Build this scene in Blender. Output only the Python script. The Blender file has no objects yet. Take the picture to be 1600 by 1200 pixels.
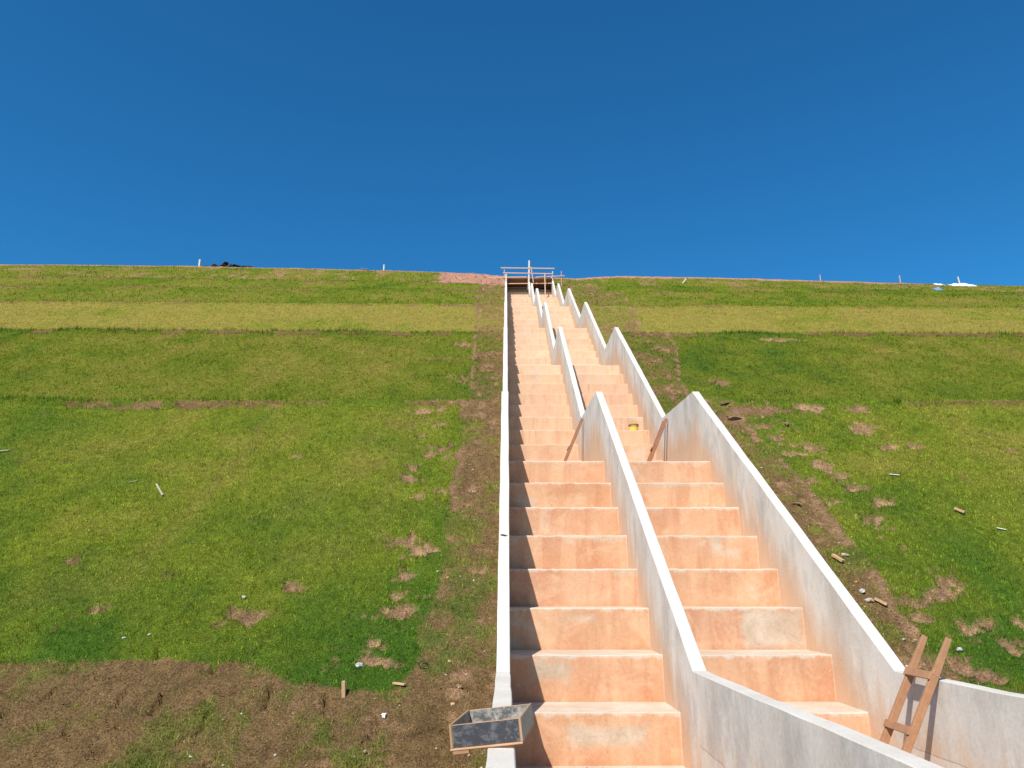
import bpy, bmesh, math, random
import numpy as np
from mathutils import Vector, Matrix, noise as mnoise

random.seed(7)
RNG = np.random.default_rng(11)
SC = bpy.context.scene
COL = SC.collection

# ------------------------------------------------------------------ helpers
def tag(o, label=None, cat=None, group=None, kind=None):
    if label: o['label'] = label
    if cat: o['category'] = cat
    if group: o['group'] = group
    if kind: o['kind'] = kind
    return o

def empty(name, loc=(0, 0, 0)):
    o = bpy.data.objects.new(name, None)
    COL.objects.link(o)
    o.location = loc
    return o

def mesh_obj(name, verts, faces, mat=None, parent=None, smooth=False, loc=None):
    me = bpy.data.meshes.new(name)
    me.from_pydata([tuple(v) for v in verts], [], faces)
    me.validate()
    me.update()
    o = bpy.data.objects.new(name, me)
    COL.objects.link(o)
    if mat is not None:
        for m in (mat if isinstance(mat, (list, tuple)) else [mat]):
            me.materials.append(m)
    if smooth:
        me.polygons.foreach_set('use_smooth', [True] * len(me.polygons))
    if parent is not None:
        o.parent = parent
    if loc is not None:
        o.location = loc
    return o

def bm_obj(name, bm, mat=None, parent=None, smooth=False, loc=None):
    me = bpy.data.meshes.new(name)
    bm.normal_update()
    bm.to_mesh(me)
    bm.free()
    o = bpy.data.objects.new(name, me)
    COL.objects.link(o)
    if mat is not None:
        for m in (mat if isinstance(mat, (list, tuple)) else [mat]):
            me.materials.append(m)
    if smooth:
        me.polygons.foreach_set('use_smooth', [True] * len(me.polygons))
    if parent is not None:
        o.parent = parent
    if loc is not None:
        o.location = loc
    return o

def bm_beam(bm, p, q, w, h, up=(0, 0, 1), bevel=0.003, taper=1.0):
    """rectangular timber from p to q; w across, h along 'up'"""
    p = Vector(p); q = Vector(q)
    d = (q - p).normalized()
    s = d.cross(Vector(up)).normalized()
    u = s.cross(d).normalized()
    vs = []
    for c, k in ((p, 1.0), (q, taper)):
        for a, b in ((-1, -1), (1, -1), (1, 1), (-1, 1)):
            vs.append(bm.verts.new(c + s * (a * w / 2 * k) + u * (b * h / 2 * k)))
    fs = [bm.faces.new([vs[i] for i in f]) for f in
          ((0, 3, 2, 1), (4, 5, 6, 7), (0, 1, 5, 4), (1, 2, 6, 5), (2, 3, 7, 6), (3, 0, 4, 7))]
    if bevel:
        es = list({e for f in fs for e in f.edges})
        bmesh.ops.bevel(bm, geom=es, offset=bevel, segments=1, affect='EDGES')

def beam(name, p, q, w, h, mat, parent=None, up=(0, 0, 1), bevel=0.003, taper=1.0):
    bm = bmesh.new()
    bm_beam(bm, p, q, w, h, up, bevel, taper)
    return bm_obj(name, bm, mat, parent)

# ------------------------------------------------------------------ materials
def new_mat(name):
    m = bpy.data.materials.new(name)
    m.use_nodes = True
    nt = m.node_tree
    nt.nodes.clear()
    out = nt.nodes.new('ShaderNodeOutputMaterial')
    b = nt.nodes.new('ShaderNodeBsdfPrincipled')
    b.inputs['Roughness'].default_value = 0.85
    if 'Specular IOR Level' in b.inputs:
        b.inputs['Specular IOR Level'].default_value = 0.25
    nt.links.new(b.outputs[0], out.inputs[0])
    return m, nt, b

class NT:
    def __init__(s, nt): s.nt = nt
    def n(s, t, **kw):
        x = s.nt.nodes.new(t)
        for k, v in kw.items(): setattr(x, k, v)
        return x
    def l(s, a, b): s.nt.links.new(a, b)
    def coords(s, kind='pos'):
        if kind == 'pos': return s.n('ShaderNodeNewGeometry').outputs['Position']
        return s.n('ShaderNodeTexCoord').outputs['Object']
    def mapping(s, v, scale=(1, 1, 1), loc=(0, 0, 0)):
        m = s.n('ShaderNodeMapping')
        m.inputs['Scale'].default_value = scale
        m.inputs['Location'].default_value = loc
        s.l(v, m.inputs['Vector']); return m.outputs[0]
    def noise(s, v, scale, detail=4, rough=0.55, dist=0.0):
        x = s.n('ShaderNodeTexNoise')
        x.inputs['Scale'].default_value = scale
        x.inputs['Detail'].default_value = detail
        x.inputs['Roughness'].default_value = rough
        x.inputs['Distortion'].default_value = dist
        s.l(v, x.inputs['Vector']); return x.outputs['Fac']
    def ramp(s, f, stops, interp='LINEAR'):
        x = s.n('ShaderNodeValToRGB')
        x.color_ramp.interpolation = interp
        e = x.color_ramp.elements
        while len(e) < len(stops): e.new(0.5)
        for i, (p, c) in enumerate(stops):
            e[i].position = p
            e[i].color = (c, c, c, 1) if isinstance(c, (int, float)) else (*c, 1)
        s.l(f, x.inputs[0]); return x.outputs[0]
    def mix(s, a, b, f, mode='MIX'):
        x = s.n('ShaderNodeMix', data_type='RGBA', blend_type=mode)
        for sock, v in ((x.inputs[0], f), (x.inputs[6], a), (x.inputs[7], b)):
            if isinstance(v, (int, float)): sock.default_value = v
            elif isinstance(v, tuple): sock.default_value = (*v, 1)
            else: s.l(v, sock)
        return x.outputs[2]
    def math(s, op, a, b=0.0, clamp=False):
        x = s.n('ShaderNodeMath', operation=op, use_clamp=clamp)
        for i, v in enumerate((a, b)):
            if isinstance(v, (int, float)): x.inputs[i].default_value = v
            else: s.l(v, x.inputs[i])
        return x.outputs[0]
    def bump(s, h, strength, dist, normal_in):
        x = s.n('ShaderNodeBump')
        x.inputs['Strength'].default_value = strength
        x.inputs['Distance'].default_value = dist
        s.l(h, x.inputs['Height']); s.l(x.outputs[0], normal_in)
    def attr(s, name):
        return s.n('ShaderNodeAttribute', attribute_name=name)

def mat_concrete(name, base_a, base_b, stain, dust):
    m, nt, b = new_mat(name)
    N = NT(nt); P = N.coords()
    big = N.noise(N.mapping(P, (1, 1, .55)), 1.1, 5, .6, .1)
    streak = N.noise(N.mapping(P, (2.6, 2.6, .5)), 1.0, 6, .6, .3)
    fine = N.noise(P, 26, 4, .6)
    c = N.mix(base_a, base_b, N.ramp(big, [(.40, 0), (.60, 1)]))
    c = N.mix(c, stain, N.math('MULTIPLY', N.ramp(streak, [(.46, 0), (.74, 1)]), N.math('MULTIPLY', N.ramp(N.noise(N.mapping(P, (1, 1, .7), (2, 8, 5)), .9, 3, .5), [(.38, 0), (.60, 1)]), .8)))
    blot = N.noise(N.mapping(P, (1, 1, .6), (3, 7, 1)), 2.2, 6, .68, .15)
    c = N.mix(c, tuple(x * .66 for x in (base_a[0] * .97, base_a[1], base_a[2] * 1.05)), N.math('MULTIPLY', N.ramp(blot, [(.48, 0), (.66, 1)]), .62))
    c = N.mix(c, (.80, .74, .66), N.math('MULTIPLY', N.ramp(blot, [(.3, 1), (.43, 0)]), .4))
    if dust:
        dep = N.attr('depth').outputs['Fac']
        nz = N.noise(N.mapping(P, (2.0, 2.0, .5)), 1.6, 4, .6)
        f = N.math('ADD', dep, N.math('MULTIPLY', N.math('SUBTRACT', nz, .5), 1.7))
        f = N.ramp(N.math('MULTIPLY', f, .5), [(.26, 0), (.60, 1)])
        c = N.mix(c, dust, N.math('MULTIPLY', f, .8))
        sp_ = N.n('ShaderNodeSeparateXYZ'); N.l(P, sp_.inputs[0])
        lvl = N.math('LESS_THAN', sp_.outputs['Y'], 9.0)
        dj = N.math('SUBTRACT', N.math('ADD', dep, N.math('MULTIPLY', N.noise(P, 1.3, 3, .5), .12)), .83)
        below = N.math('MULTIPLY', N.math('GREATER_THAN', dj, 0.0), lvl)
        c = N.mix(c, (.80, .75, .68), N.math('MULTIPLY', below, .35))
        jl = N.math('MULTIPLY', N.math('LESS_THAN', N.math('ABSOLUTE', dj), .006), lvl)
        c = N.mix(c, (.30, .26, .21), N.math('MULTIPLY', jl, .6))
        seg = N.attr('seg').outputs['Fac']
        c = N.mix(c, N.mix(c, (.92, .92, .95), 1.0, 'MULTIPLY'), seg)
    pores = N.noise(P, 70, 2, .5)
    c = N.mix(c, (.2, .16, .12), N.math('MULTIPLY', N.ramp(pores, [(.70, 0), (.76, 1)]), .45))
    c = N.mix(c, N.ramp(fine, [(.3, .8), (.7, 1.08)]), .55, 'MULTIPLY')
    N.l(c, b.inputs['Base Color'])
    b.inputs['Roughness'].default_value = .88
    h = N.math('ADD', N.math('MULTIPLY', fine, .4), N.math('MULTIPLY', blot, .6))
    N.bump(h, .3, .012, b.inputs['Normal'])
    return m

M_WALL = mat_concrete('wall_concrete', (.70, .615, .505), (.80, .715, .60), (.55, .46, .36), (.68, .41, .235))

def mat_coping():
    m, nt, b = new_mat('wall_top_mortar')
    N = NT(nt); P = N.coords()
    big = N.noise(P, 1.3, 5, .6)
    fine = N.noise(P, 30, 4, .65)
    c = N.mix((.66, .60, .52), (.56, .49, .41), N.ramp(big, [(.35, 0), (.7, 1)]))
    sp = N.noise(P, 5.5, 6, .7)
    c = N.mix(c, (.42, .33, .25), N.math('MULTIPLY', N.ramp(sp, [(.6, 0), (.72, 1)]), .55))
    c = N.mix(c, N.ramp(fine, [(.3, .86), (.7, 1.05)]), .6, 'MULTIPLY')
    N.l(c, b.inputs['Base Color'])
    N.bump(fine, .35, .01, b.inputs['Normal'])
    return m
M_COPE = mat_coping()

def mat_step():
    m, nt, b = new_mat('dusty_step_concrete')
    N = NT(nt); P = N.coords(); O = N.coords('obj')
    oi = N.n('ShaderNodeObjectInfo')
    big = N.noise(P, 1.5, 5, .62, .5)
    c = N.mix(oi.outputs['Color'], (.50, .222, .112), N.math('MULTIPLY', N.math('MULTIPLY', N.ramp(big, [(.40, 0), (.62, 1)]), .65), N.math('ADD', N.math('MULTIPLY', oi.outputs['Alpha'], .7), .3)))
    big2 = N.noise(N.mapping(P, (1, 1, 1), (9, 4, 4)), 2.4, 6, .68, .6)
    c = N.mix(c, (.66, .41, .25), N.math('MULTIPLY', N.ramp(big2, [(.50, 0), (.66, 1)]), .65))
    pan = N.noise(N.mapping(P, (2.2, .6, .35), (1, 3, 0)), 1.0, 2, .4)
    c = N.mix(c, (.70, .43, .26), N.math('MULTIPLY', N.ramp(pan, [(.5, 0), (.56, 1)]), .4))
    st = N.noise(N.mapping(P, (6, 1, .5)), 1.2, 5, .65)
    c = N.mix(c, (.40, .16, .07), N.math('MULTIPLY', N.ramp(st, [(.52, 0), (.76, 1)]), .45))
    c = N.mix(c, (.58, .37, .23), N.math('MULTIPLY', N.ramp(st, [(.28, 1), (.42, 0)]), .4))
    # bare cement patches
    gp = N.noise(N.mapping(P, (1, 1, 1.2), (5, 0, 2)), .8, 6, .62, .3)
    c = N.mix(c, (.56, .44, .33), N.math('MULTIPLY', N.ramp(gp, [(.585, 0), (.65, 1)]), .7))
    # worn pale lip along the top edge
    sep = N.n('ShaderNodeSeparateXYZ'); N.l(O, sep.inputs[0])
    lipn = N.noise(N.mapping(P, (3.5, 1, 1)), 1.6, 5, .7)
    lip = N.math('ADD', sep.outputs['Z'], N.math('MULTIPLY', N.math('SUBTRACT', lipn, .56), .22))
    lipf = N.ramp(N.math('MULTIPLY_ADD', lip, 8.0), [(.0, 0), (.3, 1)])
    c = N.mix(c, (.58, .50, .41), N.math('MULTIPLY', lipf, N.math('MULTIPLY', oi.outputs['Alpha'], .75)))
    # darker brown towards the foot of each riser, ragged edge
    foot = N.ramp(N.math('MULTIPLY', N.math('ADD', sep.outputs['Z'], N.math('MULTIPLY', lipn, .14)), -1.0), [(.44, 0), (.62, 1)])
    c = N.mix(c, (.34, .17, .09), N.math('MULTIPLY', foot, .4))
    def oattr(k):
        a = N.n('ShaderNodeAttribute'); a.attribute_type = 'OBJECT'; a.attribute_name = k; return a.outputs['Fac']
    ax = N.math('ABSOLUTE', sep.outputs['X'])
    wob = N.math('MULTIPLY', N.math('SUBTRACT', N.noise(P, 3.2, 6, .72), .5), .34)
    px = N.math('SUBTRACT', oattr('patch_width'), N.math('ABSOLUTE', N.math('SUBTRACT', sep.outputs['X'], oattr('patch_x'))))
    pz = N.math('SUBTRACT', oattr('patch_height'), N.math('ABSOLUTE', N.math('SUBTRACT', sep.outputs['Z'], oattr('patch_z'))))
    pm = N.ramp(N.math('MULTIPLY', N.math('ADD', N.math('MINIMUM', px, pz), wob), 6.0), [(0, 0), (.8, 1)])
    c = N.mix(c, N.mix((.44, .345, .25), (.55, .45, .345), N.ramp(big2, [(.4, 0), (.6, 1)])), N.math('MULTIPLY', pm, .85))
    edge = N.ramp(N.math('MULTIPLY', N.math('ADD', N.math('SUBTRACT', ax, oattr('half_width')), N.math('ADD', N.math('MULTIPLY', wob, .12), .03)), 30.0), [(0, 0), (.6, 1)])
    c = N.mix(c, (.66, .55, .42), N.math('MULTIPLY', edge, .5))
    pores = N.noise(P, 46, 2, .5)
    c = N.mix(c, (.2, .11, .06), N.math('MULTIPLY', N.ramp(pores, [(.69, 0), (.74, 1)]), .6))
    # treads are paler cement
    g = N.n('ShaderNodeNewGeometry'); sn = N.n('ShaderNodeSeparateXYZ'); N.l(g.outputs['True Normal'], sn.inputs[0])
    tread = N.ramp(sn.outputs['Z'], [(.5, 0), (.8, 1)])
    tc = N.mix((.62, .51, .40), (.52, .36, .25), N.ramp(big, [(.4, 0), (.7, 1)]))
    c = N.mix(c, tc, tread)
    fine = N.noise(P, 22, 4, .62)
    c = N.mix(c, N.ramp(fine, [(.3, .82), (.7, 1.07)]), .6, 'MULTIPLY')
    N.l(c, b.inputs['Base Color'])
    N.bump(N.math('ADD', fine, N.math('MULTIPLY', st, .6)), .3, .012, b.inputs['Normal'])
    return m
M_STEP = mat_step()

def mat_wood(name, a, bcol, dark=(.12, .06, .03), scale=(3, 3, 30)):
    m, nt, b = new_mat(name)
    N = NT(nt); P = N.coords()
    n1 = N.noise(P, 9, 5, .65, .6)
    n2 = N.noise(P, 55, 4, .6)
    c = N.mix(a, bcol, N.ramp(n1, [(.3, 0), (.7, 1)]))
    c = N.mix(c, dark, N.math('MULTIPLY', N.ramp(n2, [(.6, 0), (.75, 1)]), .5))
    N.l(c, b.inputs['Base Color'])
    N.bump(n2, .3, .004, b.inputs['Normal'])
    return m
M_WOOD = mat_wood('sawn_timber', (.42, .215, .11), (.33, .16, .08))
M_WOODE = mat_wood('raw_plywood_edge', (.46, .28, .15), (.36, .2, .1))
M_WOODP = mat_wood('pale_timber', (.55, .34, .2), (.46, .26, .145))
M_WOODG = mat_wood('weathered_timber', (.50, .42, .32), (.38, .30, .22))
M_WOODR = mat_wood('dark_reddish_timber', (.33, .15, .085), (.24, .11, .065))
M_PINK = mat_wood('raw_pine_rail', (.62, .38, .26), (.5, .29, .19))
M_WHITEPOST = mat_wood('limewashed_post', (.66, .58, .50), (.55, .46, .38))
M_DECKW = mat_wood('dark_formwork_board', (.30, .17, .10), (.2, .11, .06))

def mat_plain(name, col, rough=.6, var=.15, scale=18):
    m, nt, b = new_mat(name)
    N = NT(nt); P = N.coords()
    n1 = N.noise(P, scale, 4, .6)
    c = N.mix(col, tuple(x * (1 - 2 * var) for x in col), N.ramp(n1, [(.35, 0), (.7, 1)]))
    N.l(c, b.inputs['Base Color'])
    b.inputs['Roughness'].default_value = rough
    N.bump(n1, .25, .006, b.inputs['Normal'])
    return m
M_STONE = mat_plain('pale_stone', (.46, .37, .27), .9, .2, 25)
M_WSTONE = mat_plain('white_stone', (.58, .54, .47), .9, .18, 30)
M_PAPER = mat_plain('white_sheeting', (.86, .85, .83), .5, .06, 8)
M_BRICKBIT = mat_plain('brick_fragment', (.58, .33, .17), .9, .15, 30)
M_CLOD = mat_plain('dark_turf_clod', (.055, .042, .03), .95, .3, 9)
M_CLODB = mat_plain('brown_turf_clod', (.27, .165, .09), .95, .15, 14)
M_BLUE = mat_plain('faded_blue_sheet', (.16, .30, .42), .5, .15, 8)
M_YELLOW = mat_plain('yellow_plastic', (.80, .56, .11), .4, .08, 14)
M_LID = mat_plain('dark_bucket_rim', (.24, .15, .04), .5, .15, 20)
M_WIRE = mat_plain('dark_wire', (.03, .025, .02), .5, .1, 20)

def mat_film_ply(name, a, bcol, amount, plane):
    m, nt, b = new_mat(name)
    N = NT(nt); P = N.coords()
    n1 = N.noise(P, 16, 6, .72, .4)
    n2 = N.noise(N.mapping(P, (18, 18, 60)), 1.0, 5, .7)
    c = N.mix(a, bcol, N.math('MULTIPLY', N.ramp(n1, [(.5 - amount, 0), (.62, 1)]), .8))
    c = N.mix(c, (.42, .38, .30), N.math('MULTIPLY', N.ramp(n2, [(.58, 0), (.72, 1)]), plane))
    N.l(c, b.inputs['Base Color'])
    b.inputs['Roughness'].default_value = .5
    N.bump(n1, .3, .004, b.inputs['Normal'])
    return m
M_PLYO = mat_film_ply('black_film_plywood', (.05, .048, .052), (.15, .14, .14), .02, .35)
M_PLYI = mat_film_ply('mortar_smeared_plywood', (.09, .09, .09), (.46, .43, .36), .09, .6)

# ------------------------------------------------------------------ noise in numpy
def _hash(ix, iy, s):
    h = (ix * 374761393 + iy * 668265263 + s * 974634533) & 0xffffffff
    h = ((h ^ (h >> 13)) * 1274126177) & 0xffffffff
    h = h ^ (h >> 16)
    return (h & 0xffff) / 65535.0
def vnoise(x, y, s=0):
    x = np.asarray(x, float); y = np.asarray(y, float)
    ix = np.floor(x).astype(np.int64); iy = np.floor(y).astype(np.int64)
    fx = x - ix; fy = y - iy
    fx = fx * fx * fx * (fx * (fx * 6 - 15) + 10); fy = fy * fy * fy * (fy * (fy * 6 - 15) + 10)
    a = _hash(ix, iy, s); b = _hash(ix + 1, iy, s); c = _hash(ix, iy + 1, s); d = _hash(ix + 1, iy + 1, s)
    return (a * (1 - fx) + b * fx) * (1 - fy) + (c * (1 - fx) + d * fx) * fy
def fbm(x, y, sc, oct=4, s=0, g=.55):
    t = 0; a = 1; n = 0; f = 1.0 / sc
    for o in range(oct):
        t = t + a * vnoise(x * f + 17.3 * o, y * f - 9.1 * o, s + o); n += a; a *= g; f *= 2.03
    return t / n
def sstep(a, b, x):
    t = np.clip((x - a) / (b - a), 0, 1); return t * t * (3 - 2 * t)

# ------------------------------------------------------------------ terrain
PR = [(-700, -29), (-46, -28), (-4, -2.45), (7.4, -2.4), (9.3, -1.1), (17.3, 4.4), (20.9, 4.55), (29.1, 10.3), (32.3, 10.4),
      (40, 15.78), (42.9, 15.85), (50.5, 21.0), (54.9, 21.5), (60.6, 25.75), (63.6, 25.75), (71, 31.2), (78, 31.3), (130, 5), (700, 5)]
PY, PZ = map(np.array, zip(*PR))
CX = [-300, -54, -33.5, -13, -3.4, 0, 7.5, 11.6, 21, 34, 45, 55, 300]
CZ = [1.5, 1.16, 1.03, .62, .34, 0, -.2, .07, -.07, -.4, -.75, -.9, -1.5]
def ground0(X, Y):
    return np.interp(Y, PY, PZ) + np.interp(X, CX, CZ) * np.clip(np.asarray(Y) / 71., 0, 1.1) ** 3

XL, XR = -.105, 4.66      # outer faces of the outer walls

# bare patches: x, y, rx, ry, paleness
PATCH = [(-1.93, 16.71, .24, .17, 1), (-1.5, 16.75, .17, .15, 1), (-1.82, 15.47, .1, .12, .7), (-1.54, 14.7, .12, .12, .8), (-1.77, 14.21, .14, .1, .8), (-1.79, 13.76, .1, .15, .8), (-1.53, 13.84, .07, .1, .8), (-1.34, 11.81, .26, .13, 1), (-1.48, 12.14, .12, .12, .8), (-1.07, 15.12, .08, .1, .7), (-1.1, 14.67, .12, .1, .7), (-1.29, 14.9, .18, .13, .8), (-.64, 13.5, .13, .14, .8), (-.42, 11.3, .12, .12, .9), (-4.19, 14.68, .12, .08, .6), (-3.47, 10.47, .32, .15, .5), (-3.04, 11.01, .12, .08, .5), (-1.4, 10.84, .17, .1, .8), (-1.47, 10.55, .25, .13, .9), (-1.67, 9.97, .1, .06, .7), (-1.5, 9.7, .28, .08, .8), (-6.53, 11.51, .1, .06, .5), (-5.52, 10.57, .15, .07, .5), (-8.6, 17.0, .9, .26, .12), (-7.2, 17.02, 1.0, .26, .12), (-9.6, 17.05, .5, .16, .1), (-6.0, 17.1, .6, .14, .1), (-5.6, 17.1, .5, .12, .25), (-4.86, 17.12, .7, .08, .2), (-1.6, 17.1, .8, .12, .1), (-.5, 16.6, .6, .5, .05),
         (7.16, 16.9, .3, .3, .9), (7.74, 15.93, .3, .24, .8), (7.82, 15.12, .3, .16, .7), (8.46, 15.07, .18, .14, .6), (6.37, 15.06, .2, .22, .8), (5.57, 16.07, .3, .19, .7), (5.73, 15.53, .2, .17, .8), (6.18, 14.38, .24, .27, .9), (5.54, 13.82, .26, .16, .5), (6.41, 13.58, .22, .13, .8), (6.6, 13.1, .33, .2, .9), (6.22, 12.61, .2, .1, .6), (10.31, 14.94, .14, .11, .5), (7.19, 24.03, .3, .38, .4), (10.88, 28.2, .9, .2, .9), (8.18, 16.87, .4, .15, .6), (6.2, 10.87, .36, .15, .6), (6.39, 11.15, .14, .08, .6), (5.68, 10.71, .24, .1, .6), (5.55, 10.41, .16, .16, .7), (6.09, 10.21, .2, .15, .8), (6.38, 10.27, .13, .06, .6), (6.42, 9.91, .16, .14, .7), (6.82, 10.3, .1, .07, .6), (5.53, 9.69, .15, .22, .6), (5.72, 9.47, .2, .1, .7), (6.17, 11.89, .1, .06, .6), (5.9, 14.85, .35, .1, .8), (5.95, 15.25, .3, .08, .8), (6.3, 14.0, .25, .1, .7), (5.7, 16.8, .9, .3, .25), (5.2, 16.4, .5, .5, .2),
         (-2.6, 26.07, .9, .12, .4), (-1.6, 27.5, .5, .3, .5), (-1.5, 24.2, .2, .3, .5), (-2.1, 22.6, .3, .12, .5), (12.5, 29, .5, .1, .6)]
PATCH = np.array(PATCH)
def patches(X, Y):
    m = np.zeros_like(X); pale = np.zeros_like(X)
    wx = X + (fbm(X, Y, .22, 3, 41) - .5) * .26; wy = Y + (fbm(X, Y, .22, 3, 51) - .5) * .2
    rg = (fbm(X, Y * 1.8, .20, 5, 57, .75) - .47) * 2.6
    for px, py, rx, ry, pl in PATCH:
        sel = (np.abs(X - px) < rx * 2.2 + .3) & (np.abs(Y - py) < ry * 2.2 + .3)
        if not sel.any(): continue
        d = np.sqrt(((wx[sel] - px) / rx) ** 2 + ((wy[sel] - py) / ry) ** 2)
        v = 1 - sstep(.65, 1.3, d + rg[sel])
        ms = m[sel]; ps = pale[sel]
        up = v > ms
        ms[up] = v[up]; ps[up] = pl
        m[sel] = ms; pale[sel] = ps
    return m, pale

ELX = np.array([-40, -6.13, -5.37, -4.6, -3.82, -3.04, -2.85, -2.57, -2.32, -1.86, -1.41, -1.24, -1.15, -1.0])
ELY = np.array([9.66, 9.65, 9.68, 9.69, 9.68, 9.67, 9.58, 9.42, 9.35, 9.3, 9.3, 9.37, 9.53, 9.6])
LY = np.array([9.65, 9.65, 9.69, 9.66, 9.53, 9.35, 9.27, 9.31, 9.45, 9.5])
LY = np.array([9.3, 9.53, 10, 10.45, 11.2, 12.4, 13.5, 15, 16.75, 24.5, 30, 48, 72])
LX = np.array([-1.2, -1.15, -1.1, -1.11, -.93, -.95, -.99, -.98, -1.04, -1.25, -1.35, -2.2, -2.4])
RY = np.array([9.2, 9.8, 10.5, 11.2, 11.9, 12.8, 13.5, 14.5, 15.2, 16.5, 24.4, 27.5, 37, 48, 72])
RX = np.array([5.45, 5.35, 5.4, 5.5, 5.57, 5.5, 5.6, 5.55, 5.4, 5.44, 6.0, 6.7, 7.0, 8.5, 9.0])

CRACK = [(-5.26, 9.21, -5.26, 9.31), (-4.39, 9.06, -4.39, 9.32), (-5.09, 8.81, -4.96, 8.83), (-4.31, 9.75, -4.32, 9.86), (-3.52, 9.55, -3.54, 9.66),
         (-4.83, 9.46, -4.42, 9.48), (-4.31, 8.5, -4.18, 8.62), (-3.99, 9.0, -3.94, 9.25), (-4.24, 8.83, -4.18, 8.85), (-2.03, 9.04, -2.07, 9.33), (-5.82, 9.25, -5.68, 9.27),
         (-.75, 9.36, -.45, 9.38), (-3.4, 9.27, -2.91, 9.33), (-2.75, 9.1, -2.72, 9.44), (-3.35, 8.71, -3.29, 9.02), (-4.74, 8.64, -4.75, 8.86), (-1.5, 8.6, -1.4, 8.95), (-6.2, 8.9, -6.0, 9.3),
         (-2.6, 8.55, -2.3, 8.6), (-5.6, 8.7, -5.55, 9.0), (-.95, 8.8, -.6, 8.84)]
def cracks(X, Y):
    c = np.zeros_like(X)
    jx = X + (fbm(X, Y, .12, 3, 61) - .5) * .09; jy = Y + (fbm(X, Y, .12, 3, 71) - .5) * .09
    for x0, y0, x1, y1 in CRACK:
        sel = (X > min(x0, x1) - .2) & (X < max(x0, x1) + .2) & (Y > min(y0, y1) - .2) & (Y < max(y0, y1) + .2)
        if not sel.any(): continue
        dx, dy = x1 - x0, y1 - y0; L2 = dx * dx + dy * dy
        t = np.clip(((jx[sel] - x0) * dx + (jy[sel] - y0) * dy) / L2, 0, 1)
        d = np.hypot(jx[sel] - x0 - t * dx, jy[sel] - y0 - t * dy)
        w = .036 * (1 - .6 * np.abs(2 * t - 1)) * (.4 + 1.2 * fbm(X[sel], Y[sel], .2, 2, 77))
        c[sel] = np.maximum(c[sel], 1 - sstep(w * .5, w * 1.3, d))
    return c

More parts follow.
